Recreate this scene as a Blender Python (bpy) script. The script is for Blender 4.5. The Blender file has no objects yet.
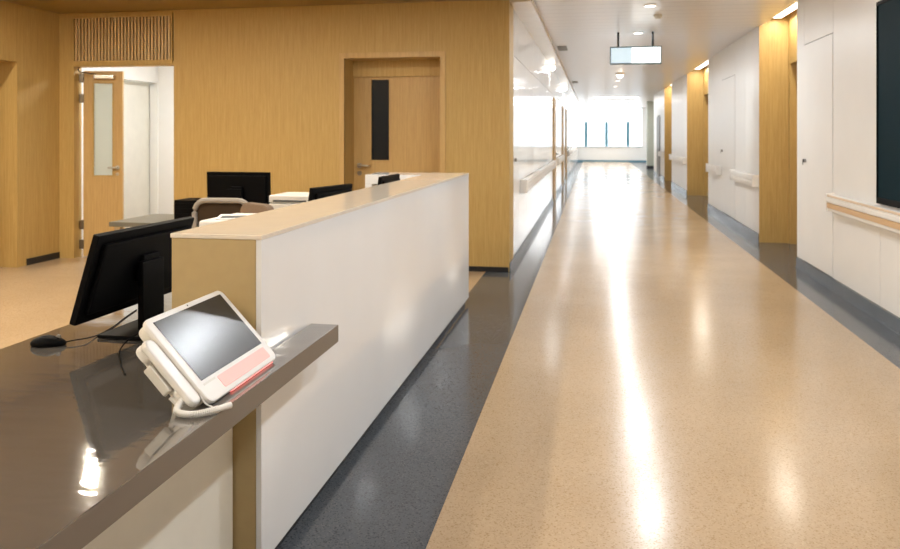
import bpy, bmesh, math, random
from mathutils import Vector, Matrix
random.seed(4)
sc = bpy.context.scene
COL = sc.collection
R = math.radians
PI = math.pi

# ---------------------------------------------------------------- camera
cd = bpy.data.cameras.new('camera')
cam = bpy.data.objects.new('camera', cd); COL.objects.link(cam)
cd.sensor_width = 36; cd.lens = 780/900*36
cd.shift_y = -(274.5-135)/900
cd.clip_start = 0.05; cd.clip_end = 300
cam.location = (0, 0, 1.5)
cam.rotation_euler = (R(90), 0, math.atan(144/780))
cd.dof.use_dof = True; cd.dof.focus_distance = 2.4; cd.dof.aperture_fstop = 6.3
sc.camera = cam

# ---------------------------------------------------------------- world, exposure
w = bpy.data.worlds.new('sky'); sc.world = w; w.use_nodes = True
bg = w.node_tree.nodes['Background']
bg.inputs[0].default_value = (0.86, 0.94, 1.0, 1); bg.inputs[1].default_value = 3.0
sc.view_settings.view_transform = 'Standard'; sc.view_settings.look = 'None'
sc.view_settings.gamma = 1; sc.view_settings.use_curve_mapping = False
sc.view_settings.exposure = 0.0
sc.cycles.use_denoising = True
sc.cycles.max_bounces = 10; sc.cycles.diffuse_bounces = 6; sc.cycles.glossy_bounces = 6
sc.cycles.sample_clamp_indirect = 12

# lamp powers (ceiling downlights, alcove strips, back room)
WARM = (1.0, 0.90, 0.74); ALCL = (1.0, 0.93, 0.82); NEUT = (0.93, 0.965, 1.0); COOL = (0.93, 0.96, 1.0)
P_COR, P_LOB, P_SOF, P_ALC, P_ROOM = 38, 40, 7, 21, 60
CEIL = 3.03; LOBC = 2.98; YB = 8.5; XL = -6.42; XR = 2.27; XC = -0.91; YE = 44.6; YF = -3.0

def lamp(name, loc, size, power, color, size_y=None, rot=(0, 0, 0), spread=None):
    l = bpy.data.lights.new(name, 'AREA'); l.energy = power; l.color = color
    if size_y: l.shape = 'RECTANGLE'; l.size = size; l.size_y = size_y
    else: l.shape = 'DISK'; l.size = size
    if spread: l.spread = R(spread)
    o = bpy.data.objects.new(name, l); COL.objects.link(o); o.location = loc; o.rotation_euler = rot
    return o
# daylight enters by the end window: portal for the sky
pl = lamp('window_portal', (0.72, YE+0.10, 1.9), 3.9, 1, (1, 1, 1), 2.2, (R(-90), 0, 0))
pl.data.cycles.is_portal = True

# ---------------------------------------------------------------- materials
MATS = {}
def new_mat(name):
    m = bpy.data.materials.new(name); m.use_nodes = True
    nt = m.node_tree; b = nt.nodes['Principled BSDF']
    MATS[name] = m
    return m, nt, b
def coords(nt, scale):
    tc = nt.nodes.new('ShaderNodeTexCoord'); mp = nt.nodes.new('ShaderNodeMapping')
    mp.inputs['Scale'].default_value = scale
    nt.links.new(tc.outputs['Object'], mp.inputs[0]); return mp.outputs[0]
def noise(nt, vec, scale, detail=2, rough=.5):
    n = nt.nodes.new('ShaderNodeTexNoise'); n.inputs['Scale'].default_value = scale
    n.inputs['Detail'].default_value = detail; n.inputs['Roughness'].default_value = rough
    nt.links.new(vec, n.inputs['Vector']); return n.outputs[0]
def ramp(nt, fac, stops):
    r = nt.nodes.new('ShaderNodeValToRGB'); e = r.color_ramp.elements
    while len(e) < len(stops): e.new(.5)
    for i, (p, c) in enumerate(stops): e[i].position = p; e[i].color = (*c, 1)
    nt.links.new(fac, r.inputs[0]); return r.outputs[0]
def bump(nt, b, h, strength, dist):
    n = nt.nodes.new('ShaderNodeBump'); n.inputs['Strength'].default_value = strength
    n.inputs['Distance'].default_value = dist
    nt.links.new(h, n.inputs['Height']); nt.links.new(n.outputs[0], b.inputs['Normal'])
def plain(name, col, rough=.5, spec=.5, metal=0, var=.03, scale=6, coat=0):
    m, nt, b = new_mat(name)
    v = coords(nt, (1, 1, 1)); f = noise(nt, v, scale, 3)
    lo = tuple(max(0, c*(1-var)) for c in col); hi = tuple(min(1, c*(1+var)) for c in col)
    nt.links.new(ramp(nt, f, [(.3, lo), (.7, hi)]), b.inputs['Base Color'])
    b.inputs['Roughness'].default_value = rough; b.inputs['Specular IOR Level'].default_value = spec
    b.inputs['Metallic'].default_value = metal; b.inputs['Coat Weight'].default_value = coat
    b.inputs['Coat Roughness'].default_value = .08
    return m
def emit(name, col, strength, base=(.8, .8, .8)):
    m, nt, b = new_mat(name)
    b.inputs['Base Color'].default_value = (*base, 1)
    b.inputs['Emission Color'].default_value = (*col, 1); b.inputs['Emission Strength'].default_value = strength
    b.inputs['Roughness'].default_value = .4
    return m
def wood(name, a, bcol, c, rough=.38, axis='z'):
    m, nt, b = new_mat(name)
    s = {'z': (1, 1, .035), 'y': (1, .035, 1), 'x': (.035, 1, 1)}[axis]
    v = coords(nt, s)
    f1 = noise(nt, v, 60, 5, .65); f2 = noise(nt, v, 260, 2, .6); 
    mx = nt.nodes.new('ShaderNodeMath'); mx.operation = 'MULTIPLY_ADD'
    nt.links.new(f2, mx.inputs[0]); mx.inputs[1].default_value = .35
    sb = nt.nodes.new('ShaderNodeMath'); sb.operation = 'MULTIPLY'; nt.links.new(f1, sb.inputs[0]); sb.inputs[1].default_value = .75
    nt.links.new(sb.outputs[0], mx.inputs[2])
    nt.links.new(ramp(nt, mx.outputs[0], [(.35, a), (.55, bcol), (.75, c)]), b.inputs['Base Color'])
    b.inputs['Roughness'].default_value = rough; b.inputs['Specular IOR Level'].default_value = .4
    return m
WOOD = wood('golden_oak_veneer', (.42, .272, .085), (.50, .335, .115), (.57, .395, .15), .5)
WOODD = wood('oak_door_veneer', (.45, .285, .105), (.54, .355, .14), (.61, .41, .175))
SLATLIT = wood('lamp_lit_oak_slats', (.54, .37, .18), (.62, .44, .22), (.68, .50, .27), .3)  # lamp highlight on the grille slats put into a lighter oak colour
CEILREFL = wood('oak_reflection_ceiling', (.21, .135, .03), (.26, .17, .04), (.31, .205, .055), .35, 'x')  # golden reflection of the oak put into the lobby ceiling colour
WHITEP = plain('white_wall_panel', (.84, .83, .80), .33, .4, 0, .012, 3)
GLOSSW = plain('glossy_white_panel', (.80, .795, .78), .10, .24, 0, .01, 3)
GROOVE = plain('grey_joint', (.16, .16, .16), .7)
PAINT = plain('white_wall_paint', (.80, .80, .78), .5, .4, 0, .01)
OLIVE = plain('grey_green_paint', (.36, .38, .32), .5)
SKIRT = plain('grey_metal_skirting', (.17, .20, .23), .25, .5, .3, .05)
BLACK = plain('black_plinth', (.012, .012, .014), .45)
BLKP = plain('black_plastic', (.003, .003, .0035), .5, .06, 0, .1, 30)
BLKG = plain('black_screen_glass', (.004, .006, .009), .08)
DARKG = plain('dark_display_glass', (.007, .022, .030), .5, .02)
DGLASS = plain('dark_door_glass', (.010, .012, .015), .3, .15)
COUNT = plain('gloss_white_counter_board', (.80, .81, .82), .05, .5, 0, .01, 3)
CTOP = plain('oak_reflection_counter_top', (.76, .69, .59), .10, .5, 0, .02, 12)  # white top with the beige reflection of the oak put into its colour
TAN = plain('tan_end_board', (.47, .355, .175), .4, .4, 0, .03, 20)  # counter end panel is tan, unlike the white front panel
STEEL = plain('brushed_steel', (.55, .53, .49), .28, .5, 1, .04, 40)
BRASS = plain('aged_steel_hinge', (.22, .19, .15), .35, .5, 1, .05, 40)
CHROME = plain('dark_chrome', (.3, .3, .3), .2, .5, 1)
WPL = plain('white_plastic', (.80, .79, .76), .3, .5, 0, .01, 10)
CPL = plain('cream_plastic', (.72, .70, .64), .38, .5, 0, .02, 10)
RAILW = plain('white_rail_vinyl', (.84, .82, .78), .35)
RAILT = plain('tan_rail_band', (.66, .44, .24), .4)
CGREY = plain('grey_chair_plastic', (.30, .27, .24), .5)
MESHB = plain('brown_chair_mesh', (.075, .045, .022), .85)
FABR = plain('taupe_chair_fabric', (.20, .145, .105), .9, .2, 0, .08, 60)
PAPER = plain('white_paper', (.82, .82, .82), .7)
INK = plain('dark_printed_paper', (.06, .07, .08), .6)
GREYV = plain('grey_vent', (.30, .29, .28), .5)
LED = emit('downlight_diffuser', (1, .95, .86), 6)
SIGNW = emit('lit_sign_white', (.93, 1, 1), 3.0)
SIGNB = emit('lit_sign_pale_blue', (.76, .93, 1), .85, (.2, .2, .2))
SIGNF = plain('sign_frame_blue_grey', (.05, .12, .15), .4)
PINK = emit('pink_light_bar', (1, .25, .20), .3, (.82, .46, .43)); REDL = emit('red_light', (1, .05, .03), 1.0)
MULL = plain('blue_grey_mullion', (.10, .24, .31), .5)

# glass
m, nt, b = new_mat('window_glass')
b.inputs['Base Color'].default_value = (1, 1, 1, 1); b.inputs['Roughness'].default_value = 0
b.inputs['Transmission Weight'].default_value = 1; b.inputs['IOR'].default_value = 1.0; b.inputs['Specular IOR Level'].default_value = .2
GLASS = m
m, nt, b = new_mat('frosted_door_glass')
b.inputs['Base Color'].default_value = (.72, .78, .74, 1); b.inputs['Roughness'].default_value = .35
b.inputs['Transmission Weight'].default_value = .45; b.inputs['IOR'].default_value = 1.05
FROST = m

# polished sheet floor with chips
def floor_mat(name, a, c, chipd, chipl, rough):
    m, nt, b = new_mat(name)
    v = coords(nt, (1, 1, 1))
    f = noise(nt, v, 1.3, 3)
    base = ramp(nt, f, [(.3, a), (.7, c)])
    vo = nt.nodes.new('ShaderNodeTexVoronoi'); vo.inputs['Scale'].default_value = 170; nt.links.new(v, vo.inputs['Vector'])
    def lay(base, fac, col):
        mx = nt.nodes.new('ShaderNodeMix'); mx.data_type = 'RGBA'
        nt.links.new(fac, mx.inputs[0]); nt.links.new(base, mx.inputs[6]); mx.inputs[7].default_value = (*col, 1)
        return mx.outputs[2]
    def grey(stops, src): return ramp(nt, src, [(p, (q, q, q)) for p, q in stops])
    sp = nt.nodes.new('ShaderNodeSeparateColor'); nt.links.new(vo.outputs['Color'], sp.inputs[0])
    base = lay(base, grey([(.80, 0), (.86, .75)], sp.outputs[0]), chipd)
    base = lay(base, grey([(.86, 0), (.92, .7)], sp.outputs[1]), chipl)
    nt.links.new(base, b.inputs['Base Color'])
    rn = noise(nt, v, 2.2, 4)
    nt.links.new(ramp(nt, rn, [(.3, (rough*.85,)*3), (.7, (rough*1.2,)*3)]), b.inputs['Roughness'])
    b.inputs['Specular IOR Level'].default_value = .25
    b2 = noise(nt, v, 3.0, 2)
    bump(nt, b, b2, .03, .02)
    return m
FTAN = floor_mat('tan_vinyl_floor', (.43, .312, .195), (.475, .348, .222), (.33, .225, .12), (.51, .39, .25), .19)
FGREY = floor_mat('grey_vinyl_floor', (.072, .081, .091), (.090, .099, .110), (.035, .038, .044), (.12, .125, .13), .13)

# strip metal ceiling
m, nt, b = new_mat('white_strip_ceiling')
tc = nt.nodes.new('ShaderNodeTexCoord'); sx = nt.nodes.new('ShaderNodeSeparateXYZ'); nt.links.new(tc.outputs['Object'], sx.inputs[0])
def stripes(period, frac):
    d = nt.nodes.new('ShaderNodeMath'); d.operation = 'DIVIDE'; d.inputs[1].default_value = period
    fr = nt.nodes.new('ShaderNodeMath'); fr.operation = 'FRACT'
    lt = nt.nodes.new('ShaderNodeMath'); lt.operation = 'LESS_THAN'; lt.inputs[1].default_value = frac
    nt.links.new(d.outputs[0], fr.inputs[0]); nt.links.new(fr.outputs[0], lt.inputs[0]); return d, lt.outputs[0]
dy, sy = stripes(.30, .05); nt.links.new(sx.outputs['Y'], dy.inputs[0])
mx = nt.nodes.new('ShaderNodeMix'); mx.data_type = 'RGBA'; nt.links.new(sy, mx.inputs[0])
mx.inputs[6].default_value = (.84, .83, .85, 1); mx.inputs[7].default_value = (.58, .57, .60, 1)
nt.links.new(mx.outputs[2], b.inputs['Base Color']); b.inputs['Roughness'].default_value = .28; b.inputs['Specular IOR Level'].default_value = .5
CEILM = m

# taupe stone desk under a slightly wrinkled polish
m, nt, b = new_mat('taupe_polished_worktop')
v = coords(nt, (1, 1, 1)); f = noise(nt, v, 5, 5, .6)
nt.links.new(ramp(nt, f, [(.3, (.100, .090, .080)), (.7, (.125, .113, .100))]), b.inputs['Base Color'])
b.inputs['Roughness'].default_value = .055; b.inputs['Specular IOR Level'].default_value = .75
v2 = coords(nt, (1.0, 3.2, 1)); h = noise(nt, v2, 4.5, 2, .5)
bump(nt, b, h, .075, .018)
b.inputs['Coat Weight'].default_value = 1; b.inputs['Coat Roughness'].default_value = .04; b.inputs['Coat IOR'].default_value = 1.6
DESKM = m
DESKS = plain('taupe_worktop_edge', (.155, .128, .104), .3, .5)

# ---------------------------------------------------------------- mesh helpers
class MB:
    def __init__(s): s.bm = bmesh.new(); s.mats = []
    def _m(s, faces, mat):
        if mat is None: return
        if mat not in s.mats: s.mats.append(mat)
        i = s.mats.index(mat)
        for f in faces: f.material_index = i
    def merge(s, t, mat=None, mtx=None):
        me = bpy.data.meshes.new('t')
        if mtx is not None: bmesh.ops.transform(t, matrix=mtx, verts=t.verts)
        t.to_mesh(me); t.free()
        n = len(s.bm.faces); s.bm.from_mesh(me); bpy.data.meshes.remove(me)
        s.bm.faces.ensure_lookup_table(); s._m(s.bm.faces[n:], mat)
        return s
    def box(s, x0, x1, y0, y1, z0, z1, bev=0, seg=2, mat=None, mtx=None):
        t = bmesh.new(); bmesh.ops.create_cube(t, size=1)
        for v in t.verts: v.co = Vector((x0+(v.co.x+.5)*(x1-x0), y0+(v.co.y+.5)*(y1-y0), z0+(v.co.z+.5)*(z1-z0)))
        if bev: bmesh.ops.bevel(t, geom=t.edges[:], offset=bev, segments=seg, affect='EDGES', profile=.5)
        return s.merge(t, mat, mtx)
    def prism(s, pts, h0, h1, bev=0, mat=None, mtx=None):      # polygon in xy, extruded in z
        t = bmesh.new(); vs = [t.verts.new((x, y, h0)) for x, y in pts]
        f = t.faces.new(vs); r = bmesh.ops.extrude_face_region(t, geom=[f])
        for v in r['geom']:
            if isinstance(v, bmesh.types.BMVert): v.co.z = h1
        bmesh.ops.recalc_face_normals(t, faces=t.faces[:])
        if bev: bmesh.ops.bevel(t, geom=t.edges[:], offset=bev, segments=2, affect='EDGES', profile=.5)
        return s.merge(t, mat, mtx)
    def rbox(s, x0, x1, y0, y1, z0, z1, r, bev=.004, seg=5, mat=None, mtx=None):  # rounded corners in xy
        pts = []
        for cx, cy, a in ((x1-r, y1-r, 0), (x0+r, y1-r, 90), (x0+r, y0+r, 180), (x1-r, y0+r, 270)):
            for k in range(seg+1):
                t = R(a+90*k/seg); pts.append((cx+r*math.cos(t), cy+r*math.sin(t)))
        return s.prism(pts, z0, z1, bev, mat, mtx)
    def cyl(s, p0, p1, r0, r1=None, n=20, mat=None):
        p0 = Vector(p0); p1 = Vector(p1); d = p1-p0
        t = bmesh.new(); bmesh.ops.create_cone(t, cap_ends=True, segments=n, radius1=r0, radius2=r0 if r1 is None else r1, depth=d.length)
        q = d.to_track_quat('Z', 'Y').to_matrix().to_4x4(); q.translation = (p0+p1)/2
        return s.merge(t, mat, q)
    def tube(s, pts, r, n=8, mat=None, taper=None):
        pts = [Vector(p) for p in pts]; t = bmesh.new(); rings = []; up = Vector((0, 0, 1))
        for i, p in enumerate(pts):
            d = (pts[min(i+1, len(pts)-1)]-pts[max(i-1, 0)]).normalized()
            a = d.cross(up)
            if a.length < 1e-4: a = d.cross(Vector((1, 0, 0)))
            a.normalize(); bb = d.cross(a)
            rr = r if taper is None else taper(i/(len(pts)-1))
            rings.append([t.verts.new(p+a*rr*math.cos(2*PI*k/n)+bb*rr*math.sin(2*PI*k/n)) for k in range(n)])
        for A, B in zip(rings, rings[1:]):
            for k in range(n): t.faces.new((A[k], A[(k+1) % n], B[(k+1) % n], B[k]))
        t.faces.new(rings[0][::-1]); t.faces.new(rings[-1])
        bmesh.ops.recalc_face_normals(t, faces=t.faces[:])
        return s.merge(t, mat)
    def build(s, name, mat=None, parent=None, smooth=True):
        me = bpy.data.meshes.new(name)
        bmesh.ops.recalc_face_normals(s.bm, faces=s.bm.faces[:])
        s.bm.to_mesh(me); s.bm.free()
        for mm in (s.mats or [mat]): me.materials.append(mm)
        o = bpy.data.objects.new(name, me); COL.objects.link(o)
        if smooth:
            me.shade_smooth()
            try: me.set_sharp_from_angle(angle=R(35))
            except Exception: pass
        if smooth:
            wn = o.modifiers.new('weighted_normals', 'WEIGHTED_NORMAL'); wn.keep_sharp = True; wn.weight = 100; wn.mode = 'FACE_AREA'
        if parent: o.parent = parent
        return o
def tag(o, label=None, cat=None, group=None, kind=None):
    if label: o['label'] = label
    if cat: o['category'] = cat
    if group: o['group'] = group
    if kind: o['kind'] = kind
    return o
def thing(name, label, cat, loc=(0, 0, 0), rz=0, group=None, kind=None):
    o = bpy.data.objects.new(name, None); COL.objects.link(o); o.empty_display_size = .1
    o.location = loc; o.rotation_euler = (0, 0, rz)
    return tag(o, label, cat, group, kind)
def dup(root, loc, rz=None, label=None, group=None):
    r = root.copy(); COL.objects.link(r); r.location = loc
    if rz is not None: r.rotation_euler = (0, 0, rz)
    if label: r['label'] = label
    if group: r['group'] = group
    for ch in list(root.children):
        c = ch.copy(); COL.objects.link(c); c.parent = r
        for g in list(ch.children):
            d = g.copy(); COL.objects.link(d); d.parent = c
    return r
def struct(name, label, cat, mb, mat=None):
    return tag(mb.build(name, mat, smooth=False), label, cat, kind='structure')

# ---------------------------------------------------------------- setting: floor and ceiling
f = MB()
def q(x0, x1, y0, y1, mat):
    vs = [f.bm.verts.new(p) for p in ((x0, y0, 0), (x1, y0, 0), (x1, y1, 0), (x0, y1, 0))]
    f._m([f.bm.faces.new(vs)], mat)
q(-8.4, -1.17, YF, YE+.2, FTAN); q(-1.17, -.60, YF, YE+.2, FGREY); q(-.60, 1.93, YF, YE+.2, FTAN)
q(1.93, 3.6, YF, YE+.2, FGREY)
fl = struct('floor', 'polished tan floor with dark grey border bands along the corridor', 'floor', f)

m = MB()
m.box(XC-.3, XR, YF, 9.44, CEIL, CEIL+.06)
for y0, y1, x1 in ((9.44, 11.5, XR), (11.5, 16.45, XR), (16.45, 20.1, XR), (20.1, 24.0, XR), (24.0, 26.4, XR), (26.4, YE, 3.4)):
    m.box(XC-.05, x1, y0, y1, CEIL, CEIL+.06)
struct('ceiling', 'white metal strip ceiling over the corridor', 'ceiling', m, CEILM)
struct('ceiling_lobby', 'ceiling over the nurses station, golden from a painted oak reflection', 'ceiling', MB().box(XL-.8, XC, YF, YB+.02, LOBC, CEIL+.06), CEILREFL)
struct('trim_1', 'dropped soffit strip along the left corridor wall', 'soffit', MB().box(XC, -.675, YB, YE, 2.955, CEIL-.001), plain('beige_soffit', (.66, .54, .40), .2))

# ---------------------------------------------------------------- setting: back wall of the lobby (oak), y = 8.5
m = MB()
T = .14
m.box(XL-.1, -6.22, YB, YB+T, 0, LOBC)                # left of the doorway
m.box(-4.90, -2.79, YB, YB+.44, 0, LOBC)
m.box(-1.68, XC, YB, YB+.44, 0, LOBC)
m.box(-2.79, -1.68, YB, YB+.44, 2.37, LOBC)
m.box(-6.22, -4.90, YB, YB+T, 2.33, 2.37)
m.box(-6.22, -4.90, YB, YB+T, 2.955, LOBC)
m.box(-6.22, -4.90, YB+.10, YB+T, 2.37, 2.955)
struct('wall_back', 'golden oak veneer wall behind the nurses station', 'wall', m, WOOD)
m = MB()
m.box(-2.80, -1.20+.28, YB-.012, YB, 0, .055); m.box(-4.88, -2.80, YB-.012, YB, 0, .055)
struct('baseboard_back', 'thin black baseboard at the foot of the oak wall', 'baseboard', m, BLACK)
# door trim (slightly proud)
m = MB()
m.box(-2.85, -2.79, YB-.010, YB+.02, .055, 2.43); m.box(-1.68, -1.62, YB-.010, YB+.02, .055, 2.43); m.box(-2.79, -1.68, YB-.010, YB+.02, 2.37, 2.43)
struct('trim_2', 'flat oak trim around the closed door with dark vision panel', 'door trim', m, WOODD)

# ventilation grille over the doorway
g = thing('ventilation_grille', 'slatted wood ventilation grille above the open doorway', 'grille', (-5.56, YB, 2.37))
m = MB(); x0, x1 = -6.235, -4.915
m.box(x0, x1, YB-.012, YB+.02, 2.915, 2.965, .003); m.box(x0, x1, YB-.012, YB+.02, 2.345, 2.395, .003)
m.box(x0, x0+.02, YB-.012, YB+.02, 2.395, 2.915); m.box(x1-.02, x1, YB-.012, YB+.02, 2.395, 2.915)
def local(o, root):
    o.data.transform(Matrix.Translation(-Vector(root.location))); return o
local(m.build('grille_frame', WOOD, g), g)
n = 29
for i in range(n):
    x = x0+.045+(x1-x0-.09)*i/(n-1)
    local(MB().box(x-.0125, x+.0125, YB-.006, YB+.03, 2.395, 2.915, .002, 1).build('slat', SLATLIT, g), g)
local(MB().box(x0+.02, x1-.02, YB+.08, YB+.09, 2.395, 2.915).build('back_mesh', plain('dark_grille_mesh', (.04, .022, .008), .8), g), g)

# left wall with deep doorway
m = MB()
m.box(XL-.14, XL, 7.79, YB, 0, LOBC); m.box(XL-.7, XL, 6.55, 7.79, 2.33, LOBC); m.box(XL-.14, XL, YF, 6.55, 0, LOBC)
m.box(XL-.7, XL-.14, 7.79, 7.93, 0, LOBC); m.box(XL-.7, XL-.14, 6.41, 6.55, 0, LOBC)
struct('wall_left', 'golden oak wall at the left of the lobby with a deep door niche', 'wall', m, WOOD)
d = tag(MB().box(XL-.76, XL-.70, 6.41, 7.93, 0, 2.6).build('door_1', WOODD), 'oak door inside the deep niche at far left', 'door', kind='structure')
struct('baseboard_left', 'short black baseboard under the left oak wall', 'baseboard', MB().box(XL, XL+.012, 7.94, 8.49, .0, .075), BLACK)

# wall behind the camera, and the lobby's near part
struct('wall_front', 'plain wall behind the photographer', 'wall', MB().box(XL-.8, XR+.2, YF-.12, YF, 0, CEIL+.06), PAINT)

# ---------------------------------------------------------------- corridor left wall
m = MB(); g = MB()
g.box(XC-.08, XC-.006, YB+.44, YE, .0, CEIL)
joints = [YB+.44, 9.5, 10.7, 11.9, 13.1, 14.3, 15.5, 16.7, 17.73, 18.75, 20.0, 21.3, 22.7, 23.8, 25.5, 26.6, 28, 29.4, 30.8, 32.2, 33.6, 35, 36.4, 37.8, 39.2, 40.6, 42, 43.3, YE]
doorsY = [(17.73, 18.75), (22.7, 23.8), (25.5, 26.6)]
for a, b2 in zip(joints, joints[1:]):
    if (a, b2) in doorsY: m.box(XC-.006, XC, a+.003, b2-.003, 2.36, CEIL, 0, mat=GLOSSW); continue
    m.box(XC-.006, XC, a+.003, b2-.003, .11, 2.415, 0, mat=GLOSSW); m.box(XC-.006, XC, a+.003, b2-.003, 2.42, CEIL, 0, mat=GLOSSW)
g.mats = [GROOVE]
me = g.build('tmp'); m.bm.from_mesh(me.data); 
m.mats = [GLOSSW, GROOVE]
for fc in m.bm.faces[-6:] if False else []: pass
m.bm.faces.ensure_lookup_table()
for fc in list(m.bm.faces)[-6:]: fc.material_index = 1
bpy.data.objects.remove(me)
struct('wall_left_corridor', 'glossy white panelled wall along the left of the corridor', 'wall', m)
m = MB(); m.box(XC, XC+.012, YB+.0, YE, 0, .10); m.box(XC+.012, XC+.02, YB, YE, 0, .012, mat=None)
struct('baseboard_left_corridor', 'grey metal baseboard along the left corridor wall', 'baseboard', m, SKIRT)
num = ['first', 'second', 'third']
for i, (a, b2) in enumerate(doorsY):
    o = tag(MB().box(XC-.004, XC+.022, a+.01, b2-.01, .0, 2.35, .003, 1).build(f'door_{i+2}', WOODD), f'{num[i]} narrow-looking oak door on the left corridor wall counting from the lobby', 'door', kind='structure')
    h = MB(); h.cyl((XC+.02, b2-.12, 1.05), (XC+.06, b2-.12, 1.05), .012, mat=STEEL); h.cyl((XC+.06, b2-.12, 1.05), (XC+.06, b2-.25, 1.05), .009, mat=STEEL)
    h.build('door_handle', STEEL, o)
# little lock on the left wall
tag(MB().cyl((XC, 9.12, 1.21), (XC+.02, 9.12, 1.21), .022).build('panel_lock', CHROME), 'small round lock on the left corridor panel by the oak corner', 'lock')

# ---------------------------------------------------------------- corridor right wall
secs = [(YF, 9.44, [-2.9+.05, -1.5, -.2, 1.1, 2.4, 3.7, 5.2, 6.82, 8.08, 9.135]),
        (11.5, 16.45, [12.55, 13.40, 14.72, 15.84]), (20.1, 24.0, [21.1, 22.2, 23.1]), (26.4, 31.0, [27.6, 28.1, 29.4, 30.2])]
m = MB(); m.mats = [WHITEP, GROOVE]
for a, b2, js in secs:
    m.box(XR+.006, XR+.5, a, b2, 0, CEIL+.25, mat=GROOVE)
    e = [a]+[j for j in js if j > a]+[b2]
    for p, r in zip(e, e[1:]):
        if (p, r) == (8.08, 9.135) or (p, r) == (13.40, 14.72):
            m.box(XR, XR+.006, p+.003, r-.003, 2.492, CEIL, mat=WHITEP)
        elif (p, r) == (28.1, 29.4): m.box(XR, XR+.006, p+.003, r-.003, 2.2, CEIL, mat=WHITEP)
        else: m.box(XR, XR+.006, p+.005, r-.005, .12, CEIL, mat=WHITEP)
struct('wall_right', 'white panelled wall along the right of the corridor', 'wall', m)
m = MB()
for a, b2, js in secs:
    m.box(XR-.014, XR, a, b2-.02, 0, .115); m.box(XR-.022, XR-.014, a, b2-.02, 0, .014)
struct('baseboard_right', 'blue grey metal baseboard under the right wall panels', 'baseboard', m, SKIRT)
# access doors flush in the panels
def access(n, y0, y1, ly, lab):
    o = tag(MB().box(XR-.004, XR+.006, y0+.006, y1-.006, .125, 2.482, .002, 1).build(f'door_{n}', WHITEP), lab, 'access door', kind='structure')
    k = MB(); k.cyl((XR-.004, ly, 1.22), (XR-.030, ly, 1.22), .02); k.box(XR-.036, XR-.03, ly-.008, ly+.008, 1.175, 1.24, .002); k.build('door_lock', CHROME, o)
access(5, 8.08, 9.135, 9.05, 'white access door with a small lock beside the nearest wood alcove')
access(6, 13.40, 14.72, 14.62, 'white access door with small lock between the two wood alcoves')
o = struct('door_7', 'dark framed door at the far end of the right wall', 'door', MB().box(XR-.02, XR+.006, 28.12, 29.38, .0, 2.15, .004, 1), plain('dark_bronze_door', (.10, .085, .07), .4))

# wood alcoves
def alcove(n, y0, y1, xb, lab):
    m = MB()
    m.box(XR-.002, xb+.4, y1-.006, y1, 0, 3.32)                      # far side
    m.box(XR+.005, xb+.4, y0, y0+.006, 0, 3.32)                      # near side
    m.box(xb, xb+.1, y0, y1, 2.48, 3.32)                             # lintel
    m.box(xb, xb+.16, y1-.10, y1, 0, 2.48); m.box(xb, xb+.16, y0, y0+.10, 0, 2.48)
    m.box(XR, xb+.4, y0, y1, 3.16, 3.22)
    struct(f'wall_alcove_{n}', lab, 'wall', m, WOOD)
    struct(f'trim_{n+2}', 'ceiling edge above '+lab, 'ceiling edge', MB().box(XR-.0, XR+.03, y0, y1, CEIL, 3.18), CEILM)
    o = struct(f'door_{n+7}', 'oak door set back inside '+lab, 'door', MB().box(xb+.12, xb+.17, y0+.10, y1-.10, 0, 2.48), WOODD)
    fx = thing('alcove_strip_light', 'strip light hidden above '+lab, 'light fixture', (xb-.17, (y0+y1)/2, 3.145), 0, 'alcove strip lights')
    L = (y1-y0)*.9
    MB().box(-.07, .07, -L/2, L/2, -.03, .01, .004).build('housing', WPL, fx)
    MB().box(-.055, .055, -L/2+.02, L/2-.02, -.034, -.029).build('diffuser', LED, fx)
    lamp('alcove_lamp', (xb-.17, (y0+y1)/2, 3.105), .12, P_ALC*(y1-y0)/2, ALCL, L)
alcove(1, 9.44, 11.5, 2.65, 'the nearest wood lined alcove')
alcove(2, 16.45, 20.1, 2.66, 'the second wood lined alcove')
alcove(3, 24.0, 26.4, 2.66, 'the farthest wood lined alcove')

# handrails
def handrail(y0, y1, side, label, group, tan=False):
    s = 1 if side == 'l' else -1; xw = XC if side == 'l' else XR
    t = thing('handrail', label, 'handrail', (xw, y0, .85), 0, group)
    L = y1-y0
    prof = [(0, .005), (.030, -.045), (.060, -.072), (.082, -.060), (.088, -.02), (.088, .05), (.078, .075), (.052, .085), (.022, .078), (0, .06)]
    def pr(m, z0, z1, x0, x1, a, b2): m.box(min(s*x0, s*x1), max(s*x0, s*x1), a, b2, z0, z1, .006)
    m = MB(); pr(m, -.075, .085, .012, .070, .02, L-.02); m.build('rail_core', RAILW, t)
    m = MB(); pr(m, .010, .055, .066, .086, .02, L-.02); m.build('bumper_strip', RAILW, t)
    m = MB(); pr(m, -.045, .004, .066, .080, .02, L-.02); m.build('lower_band', RAILT if tan else RAILW, t)
    m = MB(); pr(m, .060, .080, .060, .078, .02, L-.02); m.build('top_band', RAILW if not tan else plain('peach_rail_edge', (.74, .58, .42), .4) if 'peach_rail_edge' not in MATS else MATS['peach_rail_edge'], t)
    for a in (0, L-.03):
        m = MB(); pr(m, -.08, .09, .0, .09, a, a+.03); m.build('end_cap', RAILW, t)
    k = max(2, int(L/1.2)+1)
    for i in range(k):
        y = .15+(L-.3)*i/(k-1) if L > .5 else L*(i+1)/(k+1)
        m = MB(); pr(m, -.03, .04, -.0, .02, y-.04, y+.04); m.build('bracket', RAILW, t)
handrail(4.6, 8.02, 'r', 'cream handrail with tan band under the dark wall display', 'handrails on the right wall', True)
handrail(11.52, 13.38, 'r', 'white handrail on the panels beyond the nearest wood alcove', 'handrails on the right wall')
handrail(14.78, 16.15, 'r', 'short white handrail just before the second wood alcove', 'handrails on the right wall')
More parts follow.
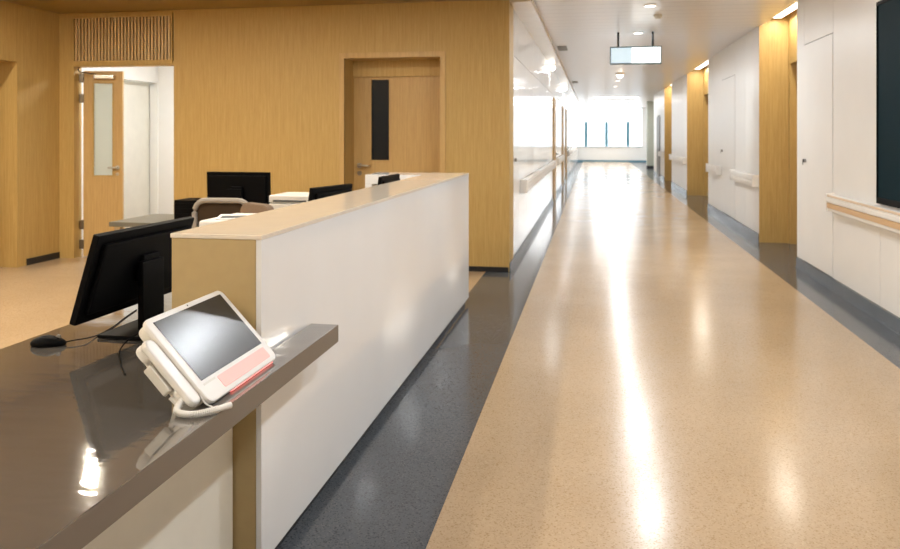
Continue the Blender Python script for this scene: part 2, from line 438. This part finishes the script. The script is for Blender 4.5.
handrail(20.2, 23.9, 'r', 'distant white handrail between the second and farthest wood alcoves', 'handrails on the right wall')
handrail(26.5, 28.0, 'r', 'small far white handrail by the dark framed door', 'handrails on the right wall')
handrail(9.75, 17.5, 'l', 'long white handrail on the glossy left wall nearest the lobby', 'handrails on the left wall')
handrail(18.95, 22.5, 'l', 'white handrail between the first and second left corridor doors', 'handrails on the left wall')
handrail(26.8, 40, 'l', 'farthest white handrail on the left wall past the doors', 'handrails on the left wall')

# ---------------------------------------------------------------- far end
m = MB()
XE0, XE1, WZ0, WZ1 = -1.15, 2.62, .83, 3.0
m.box(XC-.4, 3.6, YE, YE+.2, 0, WZ0); m.box(XC-.4, 3.6, YE, YE+.2, WZ1, CEIL+.06)
m.box(XC-.4, XC+.02, YE, YE+.2, WZ0, WZ1); m.box(2.62, 3.6, YE, YE+.2, WZ0, WZ1)
struct('wall_end', 'white wall under the windows at the end of the corridor', 'wall', m, PAINT)
m = MB(); m.box(XC, 2.9, YE-.02, YE, 0, .09)
struct('baseboard_end', 'blue grey baseboard under the end windows', 'baseboard', m, MULL)
m = MB(); m.box(2.95, 3.1, 31.0, YE, 0, CEIL+.06)
m.box(XR+.5, 3.1, 30.9, 31.0, 0, CEIL+.06)
struct('wall_right_end', 'white wall beyond the end of the right panels', 'wall', m, PAINT)
t = thing('column', 'grey green column at the far right end of the corridor', 'column', (2.62, 36.8, 0))
MB().box(-.24, .33, -.3, .3, .10, CEIL).build('shaft', OLIVE, t); MB().box(-.25, .33, -.31, .31, 0, .10).build('base', BLACK, t)
win = tag(MB().box(XC+.02, 2.62, YE+.09, YE+.10, WZ0, WZ1).build('window_1', GLASS, smooth=False), 'bright glazed window across the end of the corridor', 'window', kind='structure')
m = MB()
for x in (-.443, .689, 1.866): m.box(x-.085, x+.085, YE+.03, YE+.16, WZ0+.04, 2.24, mat=MULL); m.box(x-.02, x+.02, YE+.05, YE+.14, 2.24, WZ1, mat=PAINT)  # upper mullions white: window glare put into their colour
m.box(XC+.02, 2.62, YE+.04, YE+.14, WZ0, WZ0+.03, mat=MULL)
m.build('window_frame', None, win, smooth=False)
MB().box(XC+.02, 2.62, YE-.06, YE+.03, WZ0-.04, WZ0, .004).build('window_sill', PAINT, win)

# ---------------------------------------------------------------- room behind the doorway
m = MB()
m.box(-6.72, -6.60, YB+T, 10.07, 0, 2.9); m.box(-6.72, -6.60, 10.97, 11.1, 0, 2.9); m.box(-6.72, -6.60, 10.07, 10.97, 2.30, 2.9)
m.box(-6.95, -6.60, 11.0, 11.1, 0, 2.9)
m.box(-6.60, -3.0, 11.0, 11.12, 0, 2.9)
m.box(-3.1, -3.0, YB+.44, 11.0, 0, 2.9)
m.box(-6.72, -3.0, YB+T, 11.12, 2.9, 3.0)
struct('wall_back_room', 'white walls of the bright room behind the doorway', 'wall', m, PAINT)
o = struct('door_11', 'white door recessed in the bright room behind the doorway', 'door', MB().box(-6.80, -6.74, 10.05, 10.99, 0, 2.32), plain('offwhite_door', (.72, .71, .64), .45))
struct('baseboard_back_room', 'dark baseboard of the bright back room', 'baseboard', MB().box(-6.60, -3.1, 10.985, 11.0, 0, .12), GROOVE)
t = thing('room_ceiling_panel', 'ceiling light panel inside the bright back room', 'ceiling light', (-5.2, 9.7, 2.90))
MB().box(-.32, .32, -.32, .32, -.03, 0, .004).build('panel_frame', WPL, t); MB().box(-.29, .29, -.29, .29, -.033, -.029).build('diffuser', LED, t)
lamp('room_lamp', (-5.2, 9.7, 2.85), .55, P_ROOM, COOL, .55)

# open leaf with closer
HX, HY = -6.165, YB+.10
root = thing('door_12', 'open oak door leaf with frosted vision panel and closer', 'door', (HX, HY, 0), R(14), kind='structure')
W = .47
m = MB(); vx0, vx1, vz0, vz1 = .12, .355, 1.0, 2.14; ZT = 2.285
m.box(0, vx0, 0, .045, .01, ZT); m.box(vx1, W, 0, .045, .01, ZT); m.box(vx0, vx1, 0, .045, .01, vz0); m.box(vx0, vx1, 0, .045, vz1, ZT)
m.build('leaf', WOODD, root, smooth=False)
MB().box(vx0, vx1, .018, .027, vz0, vz1).build('vision_glass', FROST, root)
m = MB()
for a in ((vx0-.012, vx0+.006, vz0-.012, vz1+.012), (vx1-.006, vx1+.012, vz0-.012, vz1+.012)): m.box(a[0], a[1], -.008, .0, a[2], a[3])
m.box(vx0, vx1, -.008, 0, vz0-.012, vz0+.006); m.box(vx0, vx1, -.008, 0, vz1-.006, vz1+.012)
m.build('bead', WOOD, root)
m = MB(); m.cyl((W-.06, 0, 1.10), (W-.06, -.05, 1.10), .012); m.cyl((W-.05, -.05, 1.10), (W-.16, -.05, 1.10), .010); m.cyl((W-.06, 0, 1.10), (W-.06, -.008, 1.10), .026); m.cyl((W-.06, 0, 1.02), (W-.06, -.012, 1.02), .02)
m.build('door_handle', STEEL, root)
m = MB(); m.box(.14, .38, -.06, 0, 2.185, 2.235, .006); m.build('door_closer', STEEL, root)
m = MB(); m.tube([(.17, -.04, 2.24), (.02, -.16, 2.262), (-.02, -.11, 2.30)], .008); m.build('closer_arm', BRASS, root)
for z in (.16, .40, 1.95, 2.2):
    MB().box(-.045, .008, -.012, .03, z-.055, z+.055, .003).build('hinge', BRASS, root)

# closed door with dark vision panel
root = thing('door_13', 'closed oak door with a tall dark vision panel in the oak wall', 'door', (-2.79, YB+.36, 0), kind='structure')
m = MB(); W = 1.11; vx0, vx1, vz0, vz1 = .215, .43, 1.205, 2.15
m.box(0, vx0, 0, .05, .006, 2.18); m.box(vx1, W, 0, .05, .006, 2.18); m.box(vx0, vx1, 0, .05, .006, vz0); m.box(vx0, vx1, 0, .05, vz1, 2.18)
m.build('leaf', WOODD, root, smooth=False)
MB().box(-.002, W+.002, -.03, .05, 2.181, 2.37).build('transom_panel', WOOD, root)
MB().box(vx0, vx1, .012, .03, vz0, vz1).build('vision_glass', DGLASS, root)
m = MB(); bw = .014
m.box(vx0-bw, vx0, -.008, .01, vz0-bw, vz1+bw); m.box(vx1, vx1+bw, -.008, .01, vz0-bw, vz1+bw); m.box(vx0, vx1, -.008, .01, vz0-bw, vz0); m.box(vx0, vx1, -.008, .01, vz1, vz1+bw)
m.build('bead', WOODD, root)
m = MB(); m.cyl((.07, 0, 1.14), (.07, -.012, 1.14), .03); m.cyl((.07, 0, 1.14), (.07, -.06, 1.14), .012); m.tube([(.06, -.058, 1.14), (.12, -.06, 1.14), (.19, -.055, 1.138), (.205, -.02, 1.138)], .011); m.build('door_handle', STEEL, root)
m = MB(); m.cyl((.07, 0, 1.05), (.07, -.014, 1.05), .027); m.build('lock_rose', STEEL, root)

# ---------------------------------------------------------------- ceiling fittings
def downlight(x, y, z, label, group, power, color, r=.06, first=[]):
    if not first:
        t = thing('downlight', label, 'downlight', (x, y, z), 0, group)
        m = MB(); m.cyl((0, 0, 0), (0, 0, -.012), r*1.25, r*1.2, 28); m.build('ring', WPL, t)
        MB().cyl((0, 0, -.010), (0, 0, -.0155), r, r*.98, 28).build('diffuser', LED, t)
        first.append(t)
    else: t = dup(first[0], (x, y, z), 0, label, group)
    lamp('downlight_lamp', (x, y, z-.022), 2*r*(.7 if z < 2.97 or z == LOBC else .95), power, color)
y = 9.46-2.6*3; k = 0
while y < 26:
    if y > 9: lab = 'round downlight in the corridor ceiling'
    if abs(y-9.46) < .1: lab = 'round downlight in the corridor ceiling at the top edge of the photo'
    elif abs(y-12.06) < .2: lab = 'round downlight just above the hanging lit sign'
    elif y < 9: lab = 'round corridor downlight over the nearer floor, above the frame'
    else: lab = 'small round corridor downlight beyond the hanging lit sign, farthest ones added for light'
    if abs(y-12.06) < .2: y = 11.95
    if abs(y-19.75) < .3: y += 2.6; continue  # downlights past the ceiling lamp are added, to brighten the far right wall
    downlight(.65 if y > 9 or y < 5 else .12, y if y > 9 or y < 5 else 5.95, CEIL, lab, 'downlights along the corridor ceiling', P_COR*.42 if y > 13 else P_COR if y > 9 or y < 5 else P_COR*.85, NEUT)
    y += 2.6
for i, y in enumerate((16.3, 23.6, 31.0, 38.5)):
    t = thing('soffit_lamp', ['small round glowing lamp on the left soffit nearest the camera', 'second small round glowing lamp along the left soffit', 'third glowing lamp far along the left soffit', 'farthest glowing lamp on the left soffit'][i], 'ceiling lamp', (-.85, y, 2.955), 0, 'round lamps along the left soffit')
    MB().cyl((0, 0, 0), (0, 0, -.02), .05, .05).build('base', WPL, t)
    bm = bmesh.new(); bmesh.ops.create_uvsphere(bm, u_segments=20, v_segments=12, radius=.06)
    for v in bm.verts: v.co.z = v.co.z-.06
    m = MB(); m.merge(bm); m.build('globe', LED, t)
    lamp('soffit_light', (-.84, y, 2.955-.14), .11, P_SOF, NEUT)
for x in (-6.0, -4.3, -2.5):
    for y in (-2.0, .7, 3.4, 6.1):
        downlight(x, y, LOBC, 'round downlight in the lobby ceiling above the frame', 'downlights over the nurses station', P_LOB, WARM)
for i, y in enumerate((32.0, 35.5, 39.0, 42.5)):  # glowing panels added to brighten the corridor end, not known fixtures
    t = thing('added_ceiling_panel', 'flat glowing panel added to brighten the far end of the corridor', 'ceiling light', (.85, y, CEIL), 0, 'added ceiling panels at the corridor end')
    MB().box(-.9, .9, -.32, .32, -.02, 0, .003).build('panel_frame', WPL, t); MB().box(-.87, .87, -.29, .29, -.023, -.019).build('diffuser', LED, t)
    lamp('added_panel_lamp', (.85, y, CEIL-.03), 1.7, 62, COOL, .5)
t = thing('smoke_detector', 'small beige smoke detector beside the nearest ceiling downlight', 'smoke detector', (.80, 10.25, CEIL))
MB().cyl((0, 0, 0), (0, 0, -.02), .055, .055).build('base', CPL, t); MB().cyl((0, 0, -.02), (0, 0, -.05), .05, .032).build('head', CPL, t)
t = thing('ceiling_lamp', 'small round glowing ceiling lamp hanging beyond the lit sign', 'ceiling lamp', (.63, 19.7, CEIL)); lamp('ceiling_lamp_light', (.63, 19.7, CEIL-.13), .1, 30, NEUT)
MB().cyl((0, 0, 0), (0, 0, -.05), .12, .10).build('base', WPL, t); MB().cyl((0, 0, -.05), (0, 0, -.12), .09, .05).build('dome', LED, t)
for x, y, lab in ((-.545, 13.85, 'small grey air vent in the ceiling nearer the camera by the soffit'), (-.54, 22.8, 'faint far grey air vent in the ceiling by the soffit')):
    t = thing('air_vent', lab, 'vent', (x, y, CEIL), 0, 'ceiling air vents')
    MB().box(-.08, .08, -.32, .32, -.012, 0, .003).build('vent_frame', GREYV, t)
    for i in range(4): MB().box(-.06+.03*i, -.045+.03*i, -.29, .29, -.018, -.012).build('louvre', GREYV, t)

# hanging lit sign
t = thing('hanging_sign', 'lit white direction sign hanging from the corridor ceiling', 'sign', (.605, 11.9, 2.55))
m = MB(); sw = .37
m.box(-sw, sw, -.05, .05, 0, .018); m.box(-sw, sw, -.05, .05, .245, .262); m.box(-sw, -sw+.014, -.05, .05, .018, .245); m.box(sw-.014, sw, -.05, .05, .018, .245); m.box(-sw+.01, sw-.01, -.02, .02, .01, .25)
m.build('sign_frame', SIGNF, t)
MB().box(-sw+.014, -.055, -.046, -.03, .018, .245).build('left_panel', SIGNB, t); MB().box(-.053, sw-.014, -.046, -.03, .018, .245).build('right_panel', SIGNW, t)
MB().box(-sw+.014, sw-.014, .03, .046, .018, .245).build('rear_panel', SIGNW, t)
for x in (-.25, .25): MB().cyl((x, 0, .26), (x, 0, CEIL-2.55), .016).build('rod', BLKP, t)

# dark wall display
t = thing('wall_display', 'large dark wall display above the handrail at the right edge', 'display', (XR, 6.82, .95))
m = MB(); L = 1.6; H = 1.62
m.box(-.03, 0, -.02, 0, 0, H, .003); m.box(-.03, 0, -L, -L+.02, 0, H, .003); m.box(-.03, 0, -L+.02, -.02, 0, .05, .003); m.box(-.03, 0, -L+.02, -.02, H-.03, H, .003)
m.build('bezel', BLKP, t); MB().box(-.022, -.005, -L+.02, -.02, .05, H-.03).build('screen', DARKG, t)

# ---------------------------------------------------------------- reception counter and worktop
CX, CY0, CY1, CZ = -1.10, 2.465, 6.88, 1.15
t = thing('reception_counter', 'tall glossy white reception counter with the oak reflection painted into its top', 'counter', (CX, CY0, 0))
loc = Vector(t.location)
def P(mb, name, mat): return local(mb.build(name, mat, t), t)
P(MB().box(CX-.02, CX, CY0, CY1, .05, CZ-.004, .0015, 1), 'front_panel', COUNT)
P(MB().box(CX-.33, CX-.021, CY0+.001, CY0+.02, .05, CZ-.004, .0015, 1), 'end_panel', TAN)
P(MB().box(CX-.33, CX-.31, CY0+.02, CY1, .05, CZ-.004), 'rear_panel', COUNT)
P(MB().box(CX-.334, CX+.002, CY0-.002, CY1+.002, CZ-.004, CZ+.012, .003, 2), 'counter_top', CTOP)
P(MB().box(CX-.30, CX-.03, CY0+.03, CY1-.02, 0, .05), 'toe_kick', BLACK)
P(MB().box(-1.935, CX-.33, CY1-.42, CY1, CZ-.07, CZ+.010, .003), 'return_top', COUNT)
P(MB().box(-1.935, -1.875, CY1-.42, CY1, 0, CZ-.07, .002), 'return_leg', COUNT)

t = thing('low_desk', 'low taupe desk with polished worktop in front of the counter', 'desk', (-1.5, 1.5, 0))
wt = [(-2.02, -.6), (-.98, -.6), (-.98, 2.915), (CX+.006, 2.915), (CX+.006, CY0-.006), (CX-.34, CY0-.006), (CX-.34, 6.4), (-2.02, 6.4)]
m = MB(); m.prism(wt, .693, .76, .003, mat=DESKM); m.mats.append(DESKS)
for fc in m.bm.faces:
    fc.normal_update()
    if abs(fc.normal.z) < .6: fc.material_index = 1
P(m, 'worktop', None)
m = MB(); m.box(CX-.12, CX-.10, -.5, CY0-.008, .06, .693); P(m, 'front_panel', plain('cream_base_board', (.80, .77, .68), .3))
P(MB().box(CX-.14, CX-.121, -.5, CY0-.008, 0, .06), 'plinth', BLACK)
for y in (-.5, 2.36, 4.3, 6.35):
    P(MB().box(-1.98, -1.46 if y > 2.3 else CX-.121, y, y+.03, 0, .693), 'side_panel', CPL)

t = thing('work_table', 'rear grey work table before the oak wall', 'table', (-2.95, 6.4, 0))
P(MB().box(-4.06, -2.10, 6.0, 6.7, .72, .76, .003), 'table_top', plain('grey_table_laminate', (.15, .145, .12), .4))
for x, y in ((-4.0, 6.05), (-2.15, 6.05), (-4.0, 6.65), (-2.15, 6.65)): P(MB().box(x-.025, x+.025, y-.025, y+.025, 0, .72), 'leg', STEEL)

# ---------------------------------------------------------------- monitors
def monitor(name, label, loc, rz, W=.46, Hh=.315, tilt=18, zc=.25, front=.155, cat='monitor'):
    # local: +x = panel width, -y = back of the screen (towards viewer), +y = screen side
    t = thing(name, label, cat, loc, rz)
    tm = Matrix.Translation((0, .02, zc)) @ Matrix.Rotation(R(tilt), 4, 'X')
    m = MB(); m.box(-W/2, W/2, -.012, .014, -Hh/2, Hh/2, .005, 2, mtx=tm)
    m.box(-W/2+.03, W/2-.03, -.030, -.010, -Hh/2+.035, Hh/2-.03, .012, 2, mtx=tm); m.build('case', BLKP, t)
    m = MB(); m.box(-W/2+.012, W/2-.012, .0135, .0155, -Hh/2+.016, Hh/2-.012, mtx=tm); m.build('screen', BLKG, t)
    m = MB(); m.box(-.08, .06, -.055, -.030, .012, zc+.03, .006); m.box(-.05, .05, -.04, .0, zc-.05, zc+.05, .005); m.build('neck', BLKP, t)
    m = MB(); m.box(-.17, .15, -front, .075, 0, .014, .005); m.build('stand_base', BLKP, t)
    return t
# rz so that local x -> (.30,.96) and local -y -> (.96,-.30)
a1 = math.atan2(.9995, .03)
mon = monitor('monitor', 'black computer monitor seen from behind on the low desk', (-1.70, 2.725, .76), a1, .62, .33, 17, zc=.238)
monitor('monitor', 'black monitor edge rising behind the middle of the white counter', (-1.63, 4.72, .76), math.atan2(.45, .10), .48, .30, 8, .27)
monitor('monitor', 'farthest black monitor edge by the white return of the counter', (-1.53, 5.76, .76), math.atan2(.5, .02), .48, .30, 8, .285, .065)
monitor('monitor', 'wide black monitor in front of the oak wall behind the chairs', (-3.03, 6.3, .76), R(0), .585, .35, 2, .245)

# computer tower
t = thing('computer_tower', 'small black computer case left of the wide monitor', 'computer', (-3.428, 6.25, .76))
MB().box(-.10, .10, -.13, .13, 0, .185, .006).build('case', BLKP, t)
for i in range(3): MB().box(-.085, .085, -.134, -.128, .04+.045*i, .07+.045*i, .002).build('drive_bay', BLKP, t)

# printers
def printer(label, loc, rz, sx, sy, h, dark):
    t = thing('printer', label, 'printer', loc, rz)
    MB().box(-sx, sx, -sy, sy, 0, h*.72, .012).build('body', WPL, t)
    MB().box(-sx, sx, -sy, sy, h*.735, h, .012).build('lid', WPL, t)
    MB().box(-sx+.03, sx-.03, -sy-.004, -sy+.01, h*.22, h*.30).build('paper_slot', INK, t)
    if dark: MB().box(-sx+.04, sx*.5, -sy-.003, -sy+.005, h*.78, h*.84).build('slot', INK, t)
    m = MB(); m.cyl((sx*.15, -sy+.004, h*.55), (sx*.15, -sy-.004, h*.55), .02); m.build('button', GREYV, t)
    return t
printer('white office printer on the rear table right of the wide monitor', (-2.44, 6.3, .76), 0, .22, .2, .24, True)
p2 = printer('white printer behind the near end of the counter with papers on top', (-1.72, 3.72, .76), 0, .18, .2, .322, False)
t = thing('magazine', 'open magazine with dark and white pages on the near printer', 'magazine', (-1.72, 3.72, 1.0825), R(20))
MB().box(-.16, .0, -.11, .11, 0, .006, .002).build('left_page', PAPER, t); MB().box(.0, .16, -.11, .11, 0, .008, .002).build('right_page', PAPER, t)
m = MB(); m.box(-.14, -.02, -.09, .02, .006, .0068); m.box(.02, .14, .03, .09, .008, .0088); m.build('printed_area', INK, t)

# chairs
def chair(label, loc, rz, Wd, mesh, top):
    t = thing('office_chair', label, 'chair', loc, rz, 'office chairs behind the counter')
    # local: faces +y, backrest at y=-.24
    def arc(x): return -.24+.25*x*x
    zt = top; zb = .58
    ring = []
    hw = Wd/2
    cr = .09
    for cx, cz, a in ((hw-cr, zt-cr, 0), (-hw+cr, zt-cr, 90), (-hw+cr+.02, zb+cr, 180), (hw-cr-.02, zb+cr, 270)):
        for k in range(6):
            an = R(a+90*k/5); x = cx+cr*math.cos(an); ring.append((x, arc(x)-.03*(zt-cz)/.5, cz+cr*math.sin(an)))
    if mesh:
        m = MB(); m.tube(ring+[ring[0], ring[1]], .020, 8); m.build('back_frame', CGREY, t)
        m = MB(); bm = m.bm; N = 12; rows = []
        for j in range(8):
            z = zb+.02+(zt-zb-.04)*j/7
            rows.append([bm.verts.new((x, arc(x)+.004, z)) for x in [(-hw+.02)+(2*hw-.04)*i/N for i in range(N+1)]])
        for A, B in zip(rows, rows[1:]):
            for i in range(N): bm.faces.new((A[i], A[i+1], B[i+1], B[i]))
        r = bmesh.ops.solidify(bm, geom=bm.faces[:], thickness=.006); m.build('back_mesh', MESHB, t)
    else:
        m = MB(); m.rbox(-hw, hw, zb, zt, -.03, .03, .10, .018, 6, mtx=Matrix.Translation((0, -.22, 0)) @ Matrix.Rotation(R(90), 4, 'X')); m.build('backrest', FABR, t)
    m = MB(); m.rbox(-.24, .24, -.2, .26, .44, .51, .09, .02); m.build('seat', FABR if not mesh else MESHB, t)
    m = MB(); m.tube([(0, 0, .42), (0, -.2, .43), (0, -.28, .5), (0, -.265, .66)], .022); m.box(-.1, .1, -.1, .1, .41, .445, .01); m.build('back_support', CGREY, t)
    MB().cyl((0, 0, .09), (0, 0, .43), .027).build('gas_column', BLKP, t)
    for k in range(5):
        a = 2*PI*k/5+.3; c, s = math.cos(a), math.sin(a)
        m = MB(); m.tube([(0, 0, .10), (.15*c, .15*s, .09), (.29*c, .29*s, .065)], .02); leg = m.build('base_leg', BLKP, t)
        MB().cyl((.29*c-.02*s, .29*s+.02*c, .028), (.29*c+.02*s, .29*s-.02*c, .028), .028).build('caster', BLKP, leg)
    for sx in (-1, 1) if mesh else ():
        m = MB(); m.tube([(sx*.2, 0, .45), (sx*.27, 0, .47), (sx*.28, -.02, .66)], .016); m.box(sx*.28-.035, sx*.28+.035, -.12, .12, .66, .69, .012); m.build('armrest', BLKP, t)
    return t
chair('grey framed chair with brown mesh back before the wide monitor', (-2.67, 5.5, 0), R(4), .42, True, 1.025)
chair('taupe upholstered chair turned beside the mesh chair', (-2.125, 5.17, 0), R(-36), .42, False, 1.035)

# ---------------------------------------------------------------- mouse, cables
t = thing('computer_mouse', 'black computer mouse near the left edge of the low desk', 'mouse', (-1.885, 2.44, .76), R(-72))
bm = bmesh.new(); bmesh.ops.create_uvsphere(bm, u_segments=28, v_segments=16, radius=1)
for v in bm.verts:
    x, y, z = v.co; z = max(z, -.35)
    v.co = (x*.032*(1-.12*y), y*.060, (z+.35)*.027*(1-.25*max(0, y)))
m = MB(); m.merge(bm); m.build('shell', BLKP, t)
MB().cyl((-.004, .032, .030), (.004, .032, .030), .008, n=14).build('scroll_wheel', CGREY, t)
def smooth_path(pts, n=12):
    pts = [Vector(p) for p in pts]; out = []
    for i in range(len(pts)-1):
        p0 = pts[max(i-1, 0)]; p1 = pts[i]; p2 = pts[i+1]; p3 = pts[min(i+2, len(pts)-1)]
        for k in range(n):
            u = k/n; out.append(.5*((2*p1)+(p2-p0)*u+(2*p0-5*p1+4*p2-p3)*u*u+(3*p1-p0-3*p2+p3)*u**3))
    out.append(pts[-1]); return out
Z = .7625
o = MB().tube(smooth_path([(-1.835, 2.455, .770), (-1.81, 2.48, Z+.010), (-1.79, 2.52, Z+.008), (-1.80, 2.60, Z), (-1.82, 2.72, Z), (-1.86, 2.85, Z), (-1.90, 3.0, Z)]), .0022, 6).build('cord', BLKP, t)
o.data.transform(Matrix.Rotation(R(72), 4, 'Z') @ Matrix.Translation(-Vector(t.location)))
def cable(pts, label, r=.003):
    tag(MB().tube(smooth_path(pts), r, 6).build('cable', BLKP), label, 'cable', 'black cables behind the monitor')
cable([(-1.60, 2.80, .80), (-1.66, 2.9, .79), (-1.58, 3.0, .775), (-1.48, 3.05, Z+.002)], 'thick black cable curling under the monitor', .005)
cable([(-1.78, 2.95, Z), (-1.70, 2.90, Z+.001), (-1.60, 2.93, Z+.002), (-1.50, 3.0, Z)], 'thin black cable lying behind the monitor stand', .0025)
cable([(-1.46, 2.70, Z+.004), (-1.52, 2.62, .800), (-1.60, 2.53, .790), (-1.60, 2.43, Z+.002), (-1.50, 2.28, Z), (-1.42, 2.18, Z)], 'thin black cable draped over the monitor stand base', .0025)

# ---------------------------------------------------------------- intercom telephone
# local: x = width along the desk edge (+y world), y = up the screen slope, z = screen normal
t = thing('intercom_telephone', 'white desktop intercom telephone with large tilted screen and handset', 'telephone', (-1.018, 2.188, .76))
W, H, TL = .455, .298, R(46.5)
B = Matrix(((0, -math.cos(TL), math.sin(TL), 0), (1, 0, 0, 0), (0, math.sin(TL), math.cos(TL), .0125), (0, 0, 0, 1)))
def TP(mb, name, mat, par=None):
    o = mb.build(name, mat, par or t); o.data.transform(B); return o
TP(MB().rbox(-W/2, W/2, 0, H, -.018, 0, .026, .006), 'front_bezel', WPL)
TP(MB().rbox(-W/2+.006, W/2-.006, .032, H-.006, -.045, -.018, .026, .005), 'back_shell', CPL)
TP(MB().box(-.10, W/2-.035, -.0025, .0, -.014, -.009), 'red_light_strip', REDL)
SH = .0
scr = TP(MB().box(-W/2+.030, W/2-.030, .068, H-.018, -.004, .0012), 'screen', plain('dark_touch_screen', (.020, .021, .022), .24, .6, 0, .02))
TP(MB().rbox(-.125, W/2-.040, .016, .056, -.004, .0015, .006, .001), 'pink_light_bar', PINK)
TP(MB().box(-W/2+.028, -.135, .052, .058, -.003, .001), 'logo_strip', CPL)
m = MB(); m.cyl((0, H-.010, -.001), (0, H-.010, .0008), .0028, n=14); TP(m, 'camera_lens', BLKG)
# stand at the back
m = MB(); m.prism([(-.03, .002), (-.03, .012), (-.17, .155), (-.19, .15), (-.15, .002)], -.15, .15, .004, mtx=Matrix(((1, 0, 0, 0), (0, 0, 1, 0), (0, 1, 0, 0), (0, 0, 0, 1))))
m.build('stand', CPL, t)
# handset on the left side
hs = MB()
hs.rbox(-W/2-.050, -W/2-.002, .022, .246, -.030, -.008, .022, .008)
hs.rbox(-W/2-.048, -W/2-.004, .190, .246, -.052, -.028, .020, .007)
hs.rbox(-W/2-.048, -W/2-.004, .045, .095, -.044, -.028, .018, .007)
hnd = TP(hs, 'handset', WPL)
cr = MB(); cr.box(-W/2-.036, -W/2+.012, .060, .235, -.058, -.040, .006); TP(cr, 'cradle', CPL)
sp = MB(); sp.rbox(-W/2-.055, -W/2-.040, .095, .185, -.060, -.034, .006, .003); TP(sp, 'side_plate', CPL)
pg = MB(); pg.cyl((-W/2-.040, .085, -.052), (-W/2-.040, .045, -.050), .009, .007); TP(pg, 'plug', WPL)
# cord: coil along a path on the desk (world coordinates relative to root)
rz0 = Vector(t.location)
path = smooth_path([(-1.075, 1.925, .800), (-1.085, 1.905, .782), (-1.075, 1.885, .7715), (-1.03, 1.880, .7705), (-.995, 1.915, .7705), (-.965, 1.965, .7705)], 40)
coil = []; L = 0; pts = path
cum = [0]
for a, b2 in zip(pts, pts[1:]): cum.append(cum[-1]+(b2-a).length)
tot = cum[-1]
NT = 30; per = 14
import bisect
for i in range(NT*per+1):
    s = tot*.80*i/(NT*per)+tot*.02; j = min(bisect.bisect_right(cum, s)-1, len(pts)-2)
    u = (s-cum[j])/max(1e-9, cum[j+1]-cum[j]); p = pts[j].lerp(pts[j+1], u); d = (pts[j+1]-pts[j]).normalized()
    a = d.cross(Vector((0, 0, 1)))
    if a.length < 1e-3: a = Vector((1, 0, 0))
    a.normalize(); bb = a.cross(d); th = 2*PI*i/per
    coil.append(p+(a*math.cos(th)+bb*math.sin(th))*.0068-rz0)
m = MB(); m.tube(coil, .0027, 6)
m.tube([p-rz0 for p in pts[int(len(pts)*.78):]], .0082, 12, taper=lambda u: .0078+.0008*u)
m.tube([p-rz0 for p in pts[2:int(len(pts)*.82)]], .0042, 8)
m.tube([p-rz0 for p in smooth_path([(-1.06, 1.965, .80), (-1.035, 1.955, .775), (-1.01, 1.955, .764), (-.99, 1.945, .764)])], .0022, 6)
m.build('coiled_cord', WPL, t)
